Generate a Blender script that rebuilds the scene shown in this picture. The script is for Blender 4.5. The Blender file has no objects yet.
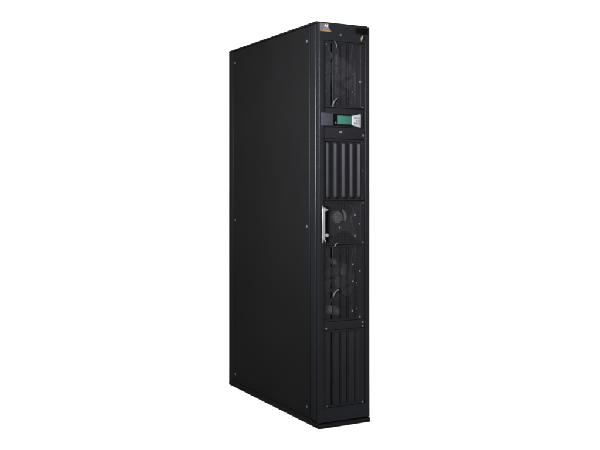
import bpy, bmesh, math, random
from mathutils import Vector, Matrix
random.seed(4)
sc = bpy.context.scene
C = sc.collection
PI = math.pi

# ---------------------------------------------------------------- materials
def mat(name, col, rough=.5, spec=.3, metal=0., bump=0., bscale=400., var=0., vscale=6., rvar=0.):
    m = bpy.data.materials.new(name); m.use_nodes = True
    nt = m.node_tree; b = nt.nodes['Principled BSDF']
    b.inputs['Base Color'].default_value = (*col, 1)
    b.inputs['Roughness'].default_value = rough
    b.inputs['Specular IOR Level'].default_value = spec
    b.inputs['Metallic'].default_value = metal
    tc = nt.nodes.new('ShaderNodeTexCoord')
    if var:
        n = nt.nodes.new('ShaderNodeTexNoise'); n.inputs['Scale'].default_value = vscale
        n.inputs['Detail'].default_value = 5
        nt.links.new(tc.outputs['Object'], n.inputs['Vector'])
        r = nt.nodes.new('ShaderNodeMapRange')
        r.inputs['From Min'].default_value = .3; r.inputs['From Max'].default_value = .7
        r.inputs['To Min'].default_value = 1 - var; r.inputs['To Max'].default_value = 1 + var
        nt.links.new(n.outputs['Fac'], r.inputs['Value'])
        mx = nt.nodes.new('ShaderNodeVectorMath'); mx.operation = 'SCALE'
        mx.inputs[0].default_value = col
        nt.links.new(r.outputs['Result'], mx.inputs['Scale'])
        nt.links.new(mx.outputs['Vector'], b.inputs['Base Color'])
        if rvar:
            q = nt.nodes.new('ShaderNodeMapRange')
            q.inputs['From Min'].default_value = .3; q.inputs['From Max'].default_value = .7
            q.inputs['To Min'].default_value = rough - rvar; q.inputs['To Max'].default_value = rough + rvar
            nt.links.new(n.outputs['Fac'], q.inputs['Value'])
            nt.links.new(q.outputs['Result'], b.inputs['Roughness'])
    if bump:
        n2 = nt.nodes.new('ShaderNodeTexNoise'); n2.inputs['Scale'].default_value = bscale
        n2.inputs['Detail'].default_value = 3
        nt.links.new(tc.outputs['Object'], n2.inputs['Vector'])
        bp = nt.nodes.new('ShaderNodeBump'); bp.inputs['Strength'].default_value = bump
        bp.inputs['Distance'].default_value = .0006
        nt.links.new(n2.outputs['Fac'], bp.inputs['Height'])
        nt.links.new(bp.outputs['Normal'], b.inputs['Normal'])
    return m

def coat(name, dif, glo, rough, bump=.1, var=.12, vscale=3.):
    # matt black powder coat: a dark diffuse base under a weak, broad gloss
    m = mat(name, dif, .9, 0., bump=bump, bscale=900, var=var, vscale=vscale)
    nt = m.node_tree; b = nt.nodes['Principled BSDF']; out = nt.nodes['Material Output']
    d = nt.nodes.new('ShaderNodeBsdfDiffuse'); g = nt.nodes.new('ShaderNodeBsdfGlossy'); a = nt.nodes.new('ShaderNodeAddShader')
    for l in list(nt.links):
        if l.to_node == b and l.to_socket.name == 'Base Color': nt.links.new(l.from_socket, d.inputs['Color'])
        if l.to_node == b and l.to_socket.name == 'Normal':
            nt.links.new(l.from_socket, d.inputs['Normal']); nt.links.new(l.from_socket, g.inputs['Normal'])
    g.inputs['Color'].default_value = (*glo, 1); g.inputs['Roughness'].default_value = rough
    nt.links.new(d.outputs[0], a.inputs[0]); nt.links.new(g.outputs[0], a.inputs[1])
    nt.links.new(a.outputs[0], out.inputs['Surface']); nt.nodes.remove(b)
    return m

M = dict(
    side=coat('black_powder_coat', (.0019, .0019, .0020), (.0040, .0040, .0041), .33, vscale=2.2),
    door=coat('blue_black_powder_coat', (.0026, .0027, .0031), (.0046, .0047, .0054), .25, bump=0),
    insert=coat('black_grille_coat', (.0026, .0026, .0030), (.0052, .0052, .0058), .30, bump=.03),
    vane=coat('black_louvre_coat', (.0030, .0030, .0033), (.0012, .0012, .0014), .34, bump=.08),
    wire=coat('black_wire_coat', (.0062, .0062, .0070), (.0072, .0072, .0080), .35),
    inner=coat('dark_inner_metal', (.0035, .0035, .0038), (.001, .001, .001), .6),
    cable=mat('black_cable_sheath', (.014, .014, .0155), .45, .15),
    filter=coat('dark_filter_mat', (.0040, .0040, .0045), (.002, .002, .002), .6, bump=.3),
    plate=coat('grey_sheet_steel', (.010, .010, .011), (.004, .004, .004), .45),
    arc_tube=mat('dull_arc_steel', (.10, .10, .098), .35, .5, 1.),
    fan=mat('dark_grey_fan_plastic', (.025, .025, .0275), .5, .15, var=.3, vscale=20),
    motor=mat('grey_motor_casing', (.055, .055, .058), .55, .2, var=.25, vscale=60, bump=.4, bscale=200),
    steel=mat('bright_screw_steel', (.125, .125, .122), .3, .5, 1.),
    dullsteel=mat('dim_screw_steel', (.05, .05, .053), .4, .5, 1.),  # darker copy of the screw steel: weaker light put into the colour
    alu=mat('brushed_aluminium', (.090, .090, .094), .38, .3, .5, var=.08, vscale=40),
    keypad=mat('silver_keypad_plastic', (.086, .086, .092), .45, .2, var=.05, vscale=50),
    button=mat('pale_grey_button', (.038, .038, .045), .5, .1),
    lcd=mat('green_lcd', (.0085, .031, .0245), .45, .04, var=.22, vscale=260),
    gloss=coat('gloss_black', (.0008, .0008, .0008), (.0010, .0010, .0010), .10, bump=0),
    tab=mat('grey_bezel_plastic', (.0095, .0097, .0125), .5, .05, var=.12, vscale=120),
    badge=mat('grey_badge_plate', (.026, .026, .029), .5, .08, var=.35, vscale=70),
    white=mat('white_badge_print', (.13, .13, .14), .5, .2),
    blue=mat('pale_blue_badge_print', (.07, .074, .09), .5, .2),
    orange=mat('orange_badge_stripe', (.080, .038, .010), .5, .2, var=.2, vscale=90),
    brass=mat('pale_brass_key', (.14, .125, .07), .4, .5, .6),
    label=mat('light_grey_label', (.06, .06, .063), .5, .2),
    ground=mat('white_ground', (.88, .88, .88), .8, .1),
)

# ---------------------------------------------------------------- mesh builders
ROOT = Vector((.15, .55, 0))
class MB:
    def __init__(s): s.bm = bmesh.new()
    def take(s, t):
        me = bpy.data.meshes.new('tmp'); t.to_mesh(me); t.free()
        s.bm.from_mesh(me); bpy.data.meshes.remove(me); return s
    def box(s, x0, x1, y0, y1, z0, z1, bev=0., seg=2):
        t = bmesh.new(); bmesh.ops.create_cube(t, size=1)
        for v in t.verts:
            v.co = Vector((x0 + (v.co.x + .5) * (x1 - x0), y0 + (v.co.y + .5) * (y1 - y0), z0 + (v.co.z + .5) * (z1 - z0)))
        if bev: bmesh.ops.bevel(t, geom=list(t.edges), offset=bev, segments=seg, profile=.5, affect='EDGES')
        return s.take(t)
    def ring(s, o, i, y0, y1, bo=.002, bi=.001):
        # rectangular plate (x0,x1,z0,z1) with a rectangular opening, front y0, back y1, rounded front edges
        def loop(r, y, d): return [Vector((r[0] + d, y, r[2] + d)), Vector((r[1] - d, y, r[2] + d)), Vector((r[1] - d, y, r[3] - d)), Vector((r[0] + d, y, r[3] - d))]
        L = [loop(o, y1, 0)]
        n = 4
        for k in range(n + 1):
            a = k / n * PI / 2
            L.append(loop(o, y0 + bo * (1 - math.sin(a)), bo * (1 - math.cos(a))))
        for k in range(n, -1, -1):
            a = k / n * PI / 2
            L.append(loop(i, y0 + bi * (1 - math.sin(a)), -bi * (1 - math.cos(a))))
        L.append(loop(i, y1, 0))
        bm = s.bm
        V = [[bm.verts.new(p) for p in l] for l in L]
        for a in range(len(V)):
            A, B = V[a], V[(a + 1) % len(V)]
            for k in range(4):
                bm.faces.new((A[k], A[(k + 1) % 4], B[(k + 1) % 4], B[k]))
        return s
    def tube(s, pts, r, n=8, caps=True):
        pts = [Vector(p) for p in pts]
        R = r if isinstance(r, (list, tuple)) else [r] * len(pts)
        up = None; rings = []
        for k, p in enumerate(pts):
            d = (pts[min(k + 1, len(pts) - 1)] - pts[max(k - 1, 0)]).normalized()
            if up is None: up = d.orthogonal().normalized()
            up = (up - d * up.dot(d)).normalized(); w = d.cross(up)
            rings.append([s.bm.verts.new(p + (up * math.cos(2 * PI * j / n) + w * math.sin(2 * PI * j / n)) * R[k]) for j in range(n)])
        for a, b in zip(rings, rings[1:]):
            for j in range(n): s.bm.faces.new((a[j], a[(j + 1) % n], b[(j + 1) % n], b[j]))
        if caps:
            s.bm.faces.new(rings[0][::-1]); s.bm.faces.new(rings[-1])
        return s
    def lathe(s, prof, c, n=32, axis='y'):
        # prof: (radius, offset along axis)
        rings = []
        for r, h in prof:
            rg = []
            for j in range(n):
                a = 2 * PI * j / n; ca, sa = r * math.cos(a), r * math.sin(a)
                q = Vector((ca, h, sa)) if axis == 'y' else (Vector((h, ca, sa)) if axis == 'x' else Vector((ca, sa, h)))
                rg.append(s.bm.verts.new(Vector(c) + q))
            rings.append(rg)
        for a, b in zip(rings, rings[1:]):
            for j in range(n): s.bm.faces.new((a[j], a[(j + 1) % n], b[(j + 1) % n], b[j]))
        for rg, pr in ((rings[0], prof[0]), (rings[-1], prof[-1])):
            if pr[0] > 1e-6 and prof[0] != prof[-1]:
                try: s.bm.faces.new(rg)
                except ValueError: pass
        return s
    def poly(s, pts2, y0, y1, bev=0.):
        # outline in (x, z), extruded y0 (front) to y1
        t = bmesh.new()
        f = t.faces.new([t.verts.new((x, y0, z)) for x, z in pts2])
        e = bmesh.ops.extrude_face_region(t, geom=[f])
        for v in e['geom']:
            if isinstance(v, bmesh.types.BMVert): v.co.y = y1
        if bev:
            ed = [q for q in t.edges if all(abs(v.co.y - y0) < 1e-7 for v in q.verts)]
            bmesh.ops.bevel(t, geom=ed, offset=bev, segments=2, profile=.5, affect='EDGES')
        return s.take(t)
    def build(s, name, m, parent=None, at=None, smooth=True):
        org = Vector(at) if at is not None else ROOT.copy()
        bmesh.ops.recalc_face_normals(s.bm, faces=list(s.bm.faces))
        for v in s.bm.verts: v.co -= org
        me = bpy.data.meshes.new(name); s.bm.to_mesh(me); s.bm.free()
        me.materials.append(m)
        o = bpy.data.objects.new(name, me); C.objects.link(o)
        if smooth:
            for p in me.polygons: p.use_smooth = True
            md = o.modifiers.new('edge', 'EDGE_SPLIT'); md.split_angle = math.radians(34)
        o['org'] = tuple(org)
        place(o, org, parent)
        return o
def place(o, org, parent):
    if parent is not None:
        o.parent = parent
        o.location = Vector(org) - Vector(parent['org'])
    else: o.location = org

# ---------------------------------------------------------------- ground
bm = bmesh.new()
R = 400.
for f in range(1):
    vs = [bm.verts.new((R * math.cos(2 * PI * k / 64), R * math.sin(2 * PI * k / 64), 0)) for k in range(64)]
    bm.faces.new(vs)
me = bpy.data.meshes.new('floor'); bm.to_mesh(me); bm.free(); me.materials.append(M['ground'])
fl = bpy.data.objects.new('floor', me); C.objects.link(fl); fl['kind'] = 'structure'

# ---------------------------------------------------------------- the cooling unit
root = bpy.data.objects.new('cooling_unit', None); C.objects.link(root)
root.location = ROOT; root['org'] = tuple(ROOT)
root['label'] = 'tall narrow black in-row cooling cabinet with grilled front door, standing on plain white floor'
root['category'] = 'cooling unit'

# carcass
b = MB()
b.box(.0005, .2990, -.002, 1.1, 0, .0235, .003)
b.box(.008, .292, .012, .060, .0235, .0318)
b.build('plinth', M['side'], root)

b = MB()
for x0, x1 in ((0, .04), (.26, .30)):
    b.box(x0, x1, .030, .0615, .032, 1.987, .008, 4)
b.build('front_post', M['door'], root)
b = MB()
for x0, x1 in ((.0025, .04), (.26, .2975)):
    b.box(x0, x1, .0635, .0885, .034, 1.985, .0025)
b.build('post_cover_strip', M['door'], root)
b = MB()
for x0, x1 in ((0, .04), (.26, .30)):
    b.box(x0, x1, 1.0385, 1.098, .032, 1.987, .004, 3)
b.build('rear_post', M['side'], root)
b = MB(); b.box(0, .30, .026, 1.10, 1.987, 1.998, .003, 3); b.build('roof_panel', M['side'], root)
b = MB(); b.box(.04, .26, 1.088, 1.096, .034, 1.985, .001); b.build('back_panel', M['side'], root)
b = MB(); b.box(.0006, .2994, .0665, 1.0965, .0243, .0318); b.box(.0045, .2955, .0895, 1.0375, .0318, .0445); b.build('bottom_rail', M['side'], root)

def side_panel(x0, x1):
    b = MB(); b.box(x0, x1, .0915, 1.0355, .046, 1.984, .0028, 3)
    return b.build('side_panel', M['side'], root)
left_panel = side_panel(.0005, .018)
right_panel = side_panel(.282, .2995)

def screw_mesh(r, axis, sgn, m):
    b = MB()
    b.lathe([(r * 1.35, 0), (r * 1.35, sgn * r * .25), (r, sgn * r * .35), (r * .85, sgn * r * .75), (r * .45, sgn * r * .95), (r * .4, sgn * r * .6), (.0001, sgn * r * .6)], (0, 0, 0), 14, axis)
    o = b.build('screw', m, None, at=(0, 0, 0)); return o
_protos = {}
def screw(parent, pos, r, axis, sgn, m):
    k = (r, axis, sgn, m.name)
    if k not in _protos:
        o = screw_mesh(r, axis, sgn, m); _protos[k] = o
    else:
        o = _protos[k].copy(); C.objects.link(o)
    o['org'] = tuple(pos); place(o, pos, parent); return o
for (y, z, bright) in ((.117, 1.911, 1), (.117, .986, 1), (.117, .085, 0), (1.004, 1.915, 0), (.999, .988, 0), (.999, .082, 0)):
    screw(left_panel, (.0003, y, z), .0052 if bright else .0045, 'x', -1, M['steel'] if bright else M['dullsteel'])
    screw(right_panel, (.2997, y, z), .0045, 'x', 1, M['dullsteel'])

# dark inside: liner behind the fans and along the walls
b = MB()
b.box(.012, .288, .165, .170, .05, 1.97)
b.box(.0205, .0215, .03, .165, .05, 1.97); b.box(.2785, .2795, .03, .165, .05, 1.97)
b.box(.0215, .2785, .03, .165, .050, .052); b.box(.0215, .2785, .03, .165, 1.968, 1.97)
b.build('inner_liner', M['inner'], root)

# ---- door frame
OP = (.031, .2705, .098, 1.903)
b = MB(); b.ring((.0025, .2980, .0265, 1.990), OP, 0, .0195, .0065, .0015)
door = b.build('door', M['door'], root)

IU0, IU1 = .0322, .2693
COLS = ((.0365, .0735), (.0835, .1225), (.1275, .1635), (.1695, .2085), (.2145, .2425))
def grille(name, v0, v1, cols, fine=.0050, hor=.0095, flange=.010, wr=.00105, backing=None):
    # a flat frame; inside it upright strips of fine wire mesh with an open slot between each two
    b = MB()
    u0, u1 = IU0, IU1
    b.ring((u0, u1, v0, v1), (u0 + flange * .35, u1 - flange * 2.5, v0 + flange, v1 - flange), .0045, .014, .0015, .001)
    g = b.build(name, M['insert'], door)
    for a, c in cols:
        w = MB()
        n = max(2, round((c - a - .004) / fine))
        for k in range(n + 1):
            x = a + .0030 + (c - a - .0045) * k / n
            w.tube([(x, .0090, v0 + .004), (x, .0090, v1 - .004)], wr, 6)
        z = v0 + flange + .003
        while z < v1 - flange - .002:
            w.tube([(a + .001, .0105, z), (c - .001, .0105, z)], wr * .8, 5); z += hor
        w.build('mesh_strip', M['wire'], g)
        if len(cols) > 1:
            t = MB(); t.box(a - .0018, a + .0028, .0055, .0125, v0 + .006, v1 - .006, .0012, 3)
            t.build('grille_bar', M['door'], g)
    return g

top_g = grille('fan_grille', 1.575, 1.9015, COLS)
mid_g = grille('fine_mesh_grille', .8975, 1.1135, ((.0365, .2425),), fine=.0058, hor=.0078, wr=.00095)
low_g = grille('fan_grille', .5215, .8955, COLS)
bot_g = grille('bottom_grille', .0995, .4775, COLS, fine=.0041, hor=.016, wr=.0012)
b = MB(); b.box(.034, .268, .0190, .0235, .10, .477); b.build('filter_mat', M['filter'], bot_g)

# cover plates between the grilles
b = MB(); b.box(IU0, IU1, .0035, .014, .4795, .5195, .0022, 3); cross_bar = b.build('cross_bar', M['insert'], door)
b = MB(); b.box(IU0, IU1, .0040, .014, 1.4205, 1.4775, .0018, 2); strip = b.build('cover_strip', M['insert'], door)

# ---- louvre panel
LV0, LV1 = 1.1155, 1.4185
b = MB(); b.ring((IU0, IU1, LV0, LV1), (IU0 + .006, IU1 - .0195, LV0 + .008, LV1 - .010), .0045, .016, .0015, .001)
b.box(IU0 + .004, IU1 - .017, .0165, .0185, LV0 + .004, LV1 - .004)
louvre = b.build('louvre_panel', M['insert'], door)
def vane(uc, v0, v1, parent, w=.0135, d=.0120):
    b = MB(); bm = b.bm
    prof = [(-w, 0.), (-w * .85, .06), (-w * .65, .22), (-w * .42, .52), (-w * .22, .82), (-w * .08, .96), (.001, 1.), (.0085, .99), (.0100, .93), (.0104, .6), (.0105, .05)]
    rows = []
    H = v1 - v0
    N = 60
    for k in range(N + 1):
        t = k / N; e = min(t, 1 - t) * H / .013
        s_ = math.sin(min(1, e) * PI / 2) ** .6 if e < 1 else 1.
        s_ = max(s_, .02)
        rows.append([bm.verts.new((uc + u, .0162 - d * y * s_, v0 + t * H)) for u, y in prof])
    for A, B_ in zip(rows, rows[1:]):
        for j in range(len(prof) - 1): bm.faces.new((A[j], A[j + 1], B_[j + 1], B_[j]))
    o = b.build('vane', M['vane'], parent)
    for p in o.data.polygons: p.use_smooth = True
    return o
for uc in (.0590, .1060, .1520, .1975, .2425):
    vane(uc, LV0 + .008, LV1 - .0105, louvre)

# ---- screws of the door inserts
def S(p, u, v, m='steel', r=.0029, y=.0042): screw(p, (u, y, v), r, 'y', -1, M[m])
S(door, .125, 1.935, r=.0034, y=-.0003)
for u, v in ((.256, 1.582),): S(top_g, u, v)
for u, v in ((.241, 1.709),): S(top_g, u, v, r=.0044, y=.0042)
for u, v in ((.198, 1.885), (.203, 1.744), (.197, 1.657)): S(top_g, u, v, 'dullsteel', y=.006)
for u, v in ((.048, 1.885), (.048, 1.742), (.048, 1.654)): S(top_g, u, v, 'dullsteel', y=.0065)
S(strip, .259, 1.442, r=.0042)
S(louvre, .258, 1.265, 'dullsteel')
for u, v in ((.2575, 1.103), (.2575, .905)): S(mid_g, u, v, 'dullsteel', r=.004)
for u, v in ((.215, 1.043), (.241, .998), (.125, .983), (.215, .939)): S(mid_g, u, v, r=.0036, y=.0095)
for u, v in ((.197, .947),): S(mid_g, u, v, 'dullsteel', y=.0095)
for u, v in ((.183, .889), (.221, .704), (.221, .574)): S(low_g, u, v, 'dullsteel', y=.006)
for u, v in ((.200, .797), (.200, .712), (.197, .565), (.2405, .763), (.2405, .533)): S(low_g, u, v, r=.0038, y=.006)
for u, v in ((.256, .506), (.256, .4865), (.045, .488)): S(cross_bar, u, v, r=.0034, y=.0035)
S(bot_g, .2555, .106); S(bot_g, .050, .106, 'dullsteel')

# ---- control panel
b = MB()
b.box(IU0, IU1, .0075, .0145, 1.4795, 1.573, .0015)
ctrl = b.build('control_panel', M['insert'], root)
b = MB(); b.poly([(.083, 1.4865), (.190, 1.4865), (.190, 1.5435), (.083, 1.5435)], .0015, .0074, .001); b.build('screen_bezel', M['gloss'], ctrl)
b = MB(); b.box(.110, .189, -.0005, .0014, 1.4945, 1.5355, .0004); b.build('display_screen', M['lcd'], ctrl)
b = MB()
prof = []
pts = [(.0135, 1.4825), (.0815, 1.4845), (.0815, 1.5440), (.0135, 1.5470)]
b.poly(pts, -.0045, -.0004, .002); b.box(.033, .080, -.0003, .0073, 1.488, 1.542); b.build('bezel_wing', M['tab'], ctrl)
b = MB(); b.poly([(.1905, 1.4925), (.2100, 1.4875), (.2385, 1.4805), (.2405, 1.4825), (.2405, 1.5445), (.2385, 1.5465), (.2100, 1.5400), (.1905, 1.5365)], -.0045, .0073, .002)
kp = b.build('keypad', M['keypad'], ctrl)
b = MB()
for i, u in enumerate((.204, .2165, .229)):
    for j, v in enumerate((1.500, 1.5135, 1.527)):
        if (i, j) == (0, 1): continue
        b.box(u - .0042, u + .0042, -.0056, -.0040, v - .0042, v + .0042, .0008)
b.build('keypad_buttons', M['button'], ctrl)
b = MB(); b.box(.0945, .1015, .0005, .0016, 1.4975, 1.5035, .0004); b.build('indicator_square', M['button'], ctrl)

b = MB(); b.box(.1215, .1355, .0030, .0041, 1.4515, 1.4575, .0003); b.build('small_label', M['label'], strip)

# ---- badge at the top of the door
b = MB(); b.poly([(.0085, 1.9450), (.0720, 1.9450), (.0700, 1.9500), (.0600, 1.9620), (.0560, 1.9845), (.0085, 1.9845)], -.0018, .0005, .0006)
badge = b.build('maker_badge', M['badge'], root)
b = MB()   # twin slanted strokes
for k in (0, 1):
    u = .0330 + k * .0115
    b.poly([(u, 1.9665), (u + .0042, 1.9665), (u + .0090, 1.9790), (u + .0048, 1.9810), (u + .0006, 1.9770)], -.0024, -.0019)
b.build('emblem', M['white'], badge)
b = MB()   # a row of small unreadable letter strokes
for k in range(6):
    u = .0290 + k * .0050
    b.box(u, u + .0012, -.0024, -.0019, 1.9555, 1.9615)
    if k % 2: b.box(u + .0013, u + .0034, -.0024, -.0019, 1.9600, 1.9615)
    else: b.box(u + .0013, u + .0034, -.0024, -.0019, 1.9555, 1.9570)
b.build('emblem_lettering', M['blue'], badge)
b = MB(); b.poly([(.0095, 1.9462), (.0700, 1.9462), (.0640, 1.9520), (.0300, 1.9520), (.0095, 1.9485)], -.0024, -.0019)
b.build('orange_stripe', M['orange'], badge)

# ---- black name plate and key in its lock
b = MB(); b.box(.2120, .2840, -.0016, .0005, 1.9480, 1.9785, .0006); b.build('black_plate', M['gloss'], root)
b = MB(); b.lathe([(.0075, .001), (.0075, -.003), (.0060, -.004), (.0001, -.004)], (.2440, 0, 1.926), 20); lock = b.build('door_lock', M['dullsteel'], root)
b = MB()
b.tube([(.2425, -.006, 1.9135), (.2400, -.012, 1.9200), (.2405, -.015, 1.9290), (.2440, -.014, 1.9380)], [.0017, .0028, .0030, .0018], 8)
b.tube([(.2440, -.0035, 1.926), (.2415, -.013, 1.926)], .0018, 8)
b.build('key', M['brass'], lock)

# ---- pull handle
b = MB()
b.box(.0340, .0560, -.0015, .0030, .9150, 1.0900, .001)  # black sheet painted in for the shade of the recess beside the bar
plate = b.build('handle_recess_shade', M['gloss'], door)
b = MB()
b.box(.0155, .0305, -.0140, -.0090, .9250, 1.0820, .0022, 3)
b.poly([(.0155, 1.0780), (.0290, 1.0780), (.0210, 1.0830), (.0155, 1.0920)], -.0138, -.0092, .0008)
b.box(.0190, .0290, -.0095, .0005, 1.0600, 1.0740); b.box(.0190, .0290, -.0095, .0005, .9350, .9490)
b.poly([(.0310, 1.0640), (.0400, 1.0680), (.0500, 1.0725), (.0400, 1.0755), (.0310, 1.0810)], -.0136, -.0094, .0008)
b.tube([(.0400, -.0150, .9470), (.0400, -.0020, .9470)], [.0082, .0074], 16)
b.box(.0310, .0380, -.0132, -.0096, .9420, .9520, .0008)
b.poly([(.0160, .9260), (.0215, .9260), (.0205, .9150), (.0170, .9100)], -.0135, -.0095, .0006)
b.poly([(.0255, .9260), (.0335, .9260), (.0345, .9150), (.0300, .9150)], -.0135, -.0095, .0006)
handle = b.build('door_handle', M['alu'], root)

# ---- fans behind the grilles
def fan(cx, cz, R, phase, hub_r=.034, y=.062, blades=6):
    b = MB()
    pr = []
    for k in range(13):
        a = PI * k / 12
        pr.append((R + .012 * math.cos(a) * -1 + .006, y - .014 * math.sin(a)))
    pr += [(R + .018, y + .045), (R - .006, y + .045), pr[0]]
    b.lathe(pr, (cx, 0, cz), 48)
    f = b.build('fan', M['inner'], root)
    h = MB()
    h.lathe([(hub_r, y + .035), (hub_r, y + .004), (hub_r * .93, y - .004), (hub_r * .78, y - .008), (hub_r * .5, y - .010), (.0001, y - .011)], (cx, 0, cz), 32)
    h.build('hub', M['fan'], f)
    for k in range(blades):
        a0 = phase + 2 * PI * k / blades
        t = MB(); rows = []
        for i in range(8):
            r = hub_r * .96 + (R - .006 - hub_r * .96) * i / 7
            row = []
            for j in range(7):
                q = j / 6 - .5
                span = .98 - .10 * i / 7
                a = a0 + q * span + .35 * (i / 7) ** 1.5
                row.append(t.bm.verts.new((cx + r * math.cos(a), y + .012 + q * (.034 - .014 * i / 7), cz + r * math.sin(a))))
            rows.append(row)
        for A, B_ in zip(rows, rows[1:]):
            for j in range(6): t.bm.faces.new((A[j], A[j + 1], B_[j + 1], B_[j]))
        o = t.build('blade', M['fan'], f)
        md = o.modifiers.new('thick', 'SOLIDIFY'); md.thickness = .002
    return f
fan(.158, 1.742, .104, .35)
fan(.158, .708, .104, 1.2)

# middle bay: motor, its bracket and the half-round intake below it
b = MB()
b.lathe([(.0001, .026), (.020, .027), (.029, .031), (.032, .040), (.032, .12)], (.126, 0, 1.032), 32)
for k in range(10):
    a = 2 * PI * k / 10
    b.tube([(.126 + .020 * math.cos(a), .0285, 1.032 + .020 * math.sin(a)), (.126 + .034 * math.cos(a), .038, 1.032 + .034 * math.sin(a))], .0016, 6)
b.build('fan_motor', M['motor'], root)
b = MB(); b.tube([(.158, .036, 1.070), (.168, .034, 1.052), (.174, .034, 1.034), (.172, .038, 1.014)], [.004, .007, .007, .004], 10)
b.build('motor_bracket', M['motor'], root)
b = MB()   # sheet with two half-round air intakes cut into its edges
def arc(cx, cz, r, a0, a1, n=28): return [(cx + r * math.cos(a0 + (a1 - a0) * k / n), cz + r * math.sin(a0 + (a1 - a0) * k / n)) for k in range(n + 1)]
h1, h2 = math.asin(.010 / .078), math.asin(.006 / .072)
P = [(.024, .896), (.024, 1.114)] + arc(.158, 1.104, .078, PI - h1, 2 * PI + h1) + [(.276, 1.114), (.276, .896)] + arc(.172, .890, .072, h2, PI - h2)
b.poly(P, .044, .047, 0)
b.build('fan_plate', M['plate'], root)

# lower bay: capacitor block and small cap
b = MB()
b.tube([(.060, .040, .580), (.100, .040, .572), (.132, .040, .560)], [.022, .023, .022], 20)
b.build('motor_capacitor', M['motor'], root)
b = MB(); b.lathe([(.0001, .036), (.013, .037), (.016, .042), (.016, .08)], (.112, 0, .809), 24); b.build('motor_cap', M['motor'], root)
# upper bay: blocks seen through the bars
b = MB(); b.box(.118, .150, .040, .046, 1.745, 1.785, .003); b.box(.120, .138, .040, .046, 1.790, 1.845, .003); b.build('fan_bracket', M['fan'], root)

# cable runs seen through the mesh
def cable(pts, r=.0035):
    P = [Vector(p) for p in pts]; q = []
    for k in range(len(P) - 1):
        a, c = P[k], P[k + 1]
        t0 = (P[k + 1] - P[max(k - 1, 0)]) / 2; t1 = (P[min(k + 2, len(P) - 1)] - P[k]) / 2
        for i in range(8):
            t = i / 8; h = t * t * (3 - 2 * t)
            q.append(a * (1 - h) + c * h + t0 * (t - 2 * t * t + t ** 3) + t1 * (t ** 3 - t * t))
    q.append(P[-1])
    b = MB(); b.tube(q, r, 8); return b.build('cable', M['cable'], root)
cable([(.070, .050, 1.89), (.095, .040, 1.84), (.080, .038, 1.78), (.112, .036, 1.73), (.150, .040, 1.70)])
cable([(.225, .050, 1.89), (.205, .040, 1.80), (.232, .038, 1.72), (.210, .042, 1.60)], .0028)
cable([(.060, .050, .88), (.085, .038, .80), (.070, .036, .72), (.100, .036, .65), (.085, .040, .60)])
cable([(.228, .050, .88), (.210, .038, .76), (.232, .038, .66), (.205, .042, .545)], .0028)
cable([(.195, .030, 1.10), (.215, .026, 1.06), (.200, .024, 1.02), (.220, .026, .97)], .0026)

# short curved tubes of bright metal at the grilles, thinner at both ends
def arc_tube(pts, r0=.0022):
    P = [Vector(p) for p in pts]; q = []
    for k in range(13):
        t = k / 12
        q.append(P[0] * (1 - t) ** 2 + P[1] * 2 * t * (1 - t) + P[2] * t * t)
    b = MB(); b.tube(q, [r0 * (.55 + .75 * math.sin(PI * (.12 + .76 * k / 12))) for k in range(13)], 8)
    return b.build('bright_arc', M['arc_tube'], root)
y = .0022
arc_tube([(.083, y, 1.578), (.080, y, 1.607), (.110, y, 1.622)], .0030)
arc_tube([(.092, y, .889), (.096, y, .903), (.111, y, .907)], .0028)
arc_tube([(.084, y, .640), (.087, y, .668), (.117, y, .677)], .0028)
arc_tube([(.090, .0030, 1.903), (.102, .0030, 1.895), (.108, .0030, 1.868)], .0016)

# ---------------------------------------------------------------- camera
cam = bpy.data.cameras.new('camera'); co = bpy.data.objects.new('camera', cam); C.objects.link(co)
co.location = (-2.0689, -3.6865, 1.1807); co.rotation_euler = (PI / 2, 0, -.49012)
cam.sensor_width = 36; cam.lens = 866.84 / 600 * 36; cam.shift_y = -37.5 / 600
cam.clip_end = 2000
sc.camera = co

# ---------------------------------------------------------------- light: white studio, strip lamp high at front left
w = bpy.data.worlds.new('World'); sc.world = w; w.use_nodes = True
bg = w.node_tree.nodes['Background']
bg.inputs['Color'].default_value = (1, 1, 1, 1); bg.inputs['Strength'].default_value = 1.0
def area(name, loc, target, sx, sy, power, col=(1, 1, 1), spread=180):
    l = bpy.data.lights.new(name, 'AREA'); l.shape = 'RECTANGLE'; l.size = sx; l.size_y = sy
    l.energy = power; l.color = col; l.spread = math.radians(spread)
    o = bpy.data.objects.new(name, l); C.objects.link(o); o.location = loc
    o.rotation_euler = (Vector(target) - Vector(loc)).to_track_quat('-Z', 'Y').to_euler(); return o
area('strip_softbox', (-1.5, -2.5, 2.5), (.1, 0, 1.75), .7, 1.4, 8, (.97, .98, 1), 70)
area('side_strip_softbox', (-2.40, -1.45, 1.75), (0, 0, 1.55), .14, 1.1, 46, (.97, .98, 1), 60)

sc.cycles.filter_width = 1.9
vs = sc.view_settings
sc.display_settings.display_device = 'sRGB'
vs.view_transform = 'Standard'; vs.look = 'None'; vs.gamma = 1; vs.exposure = 1.0
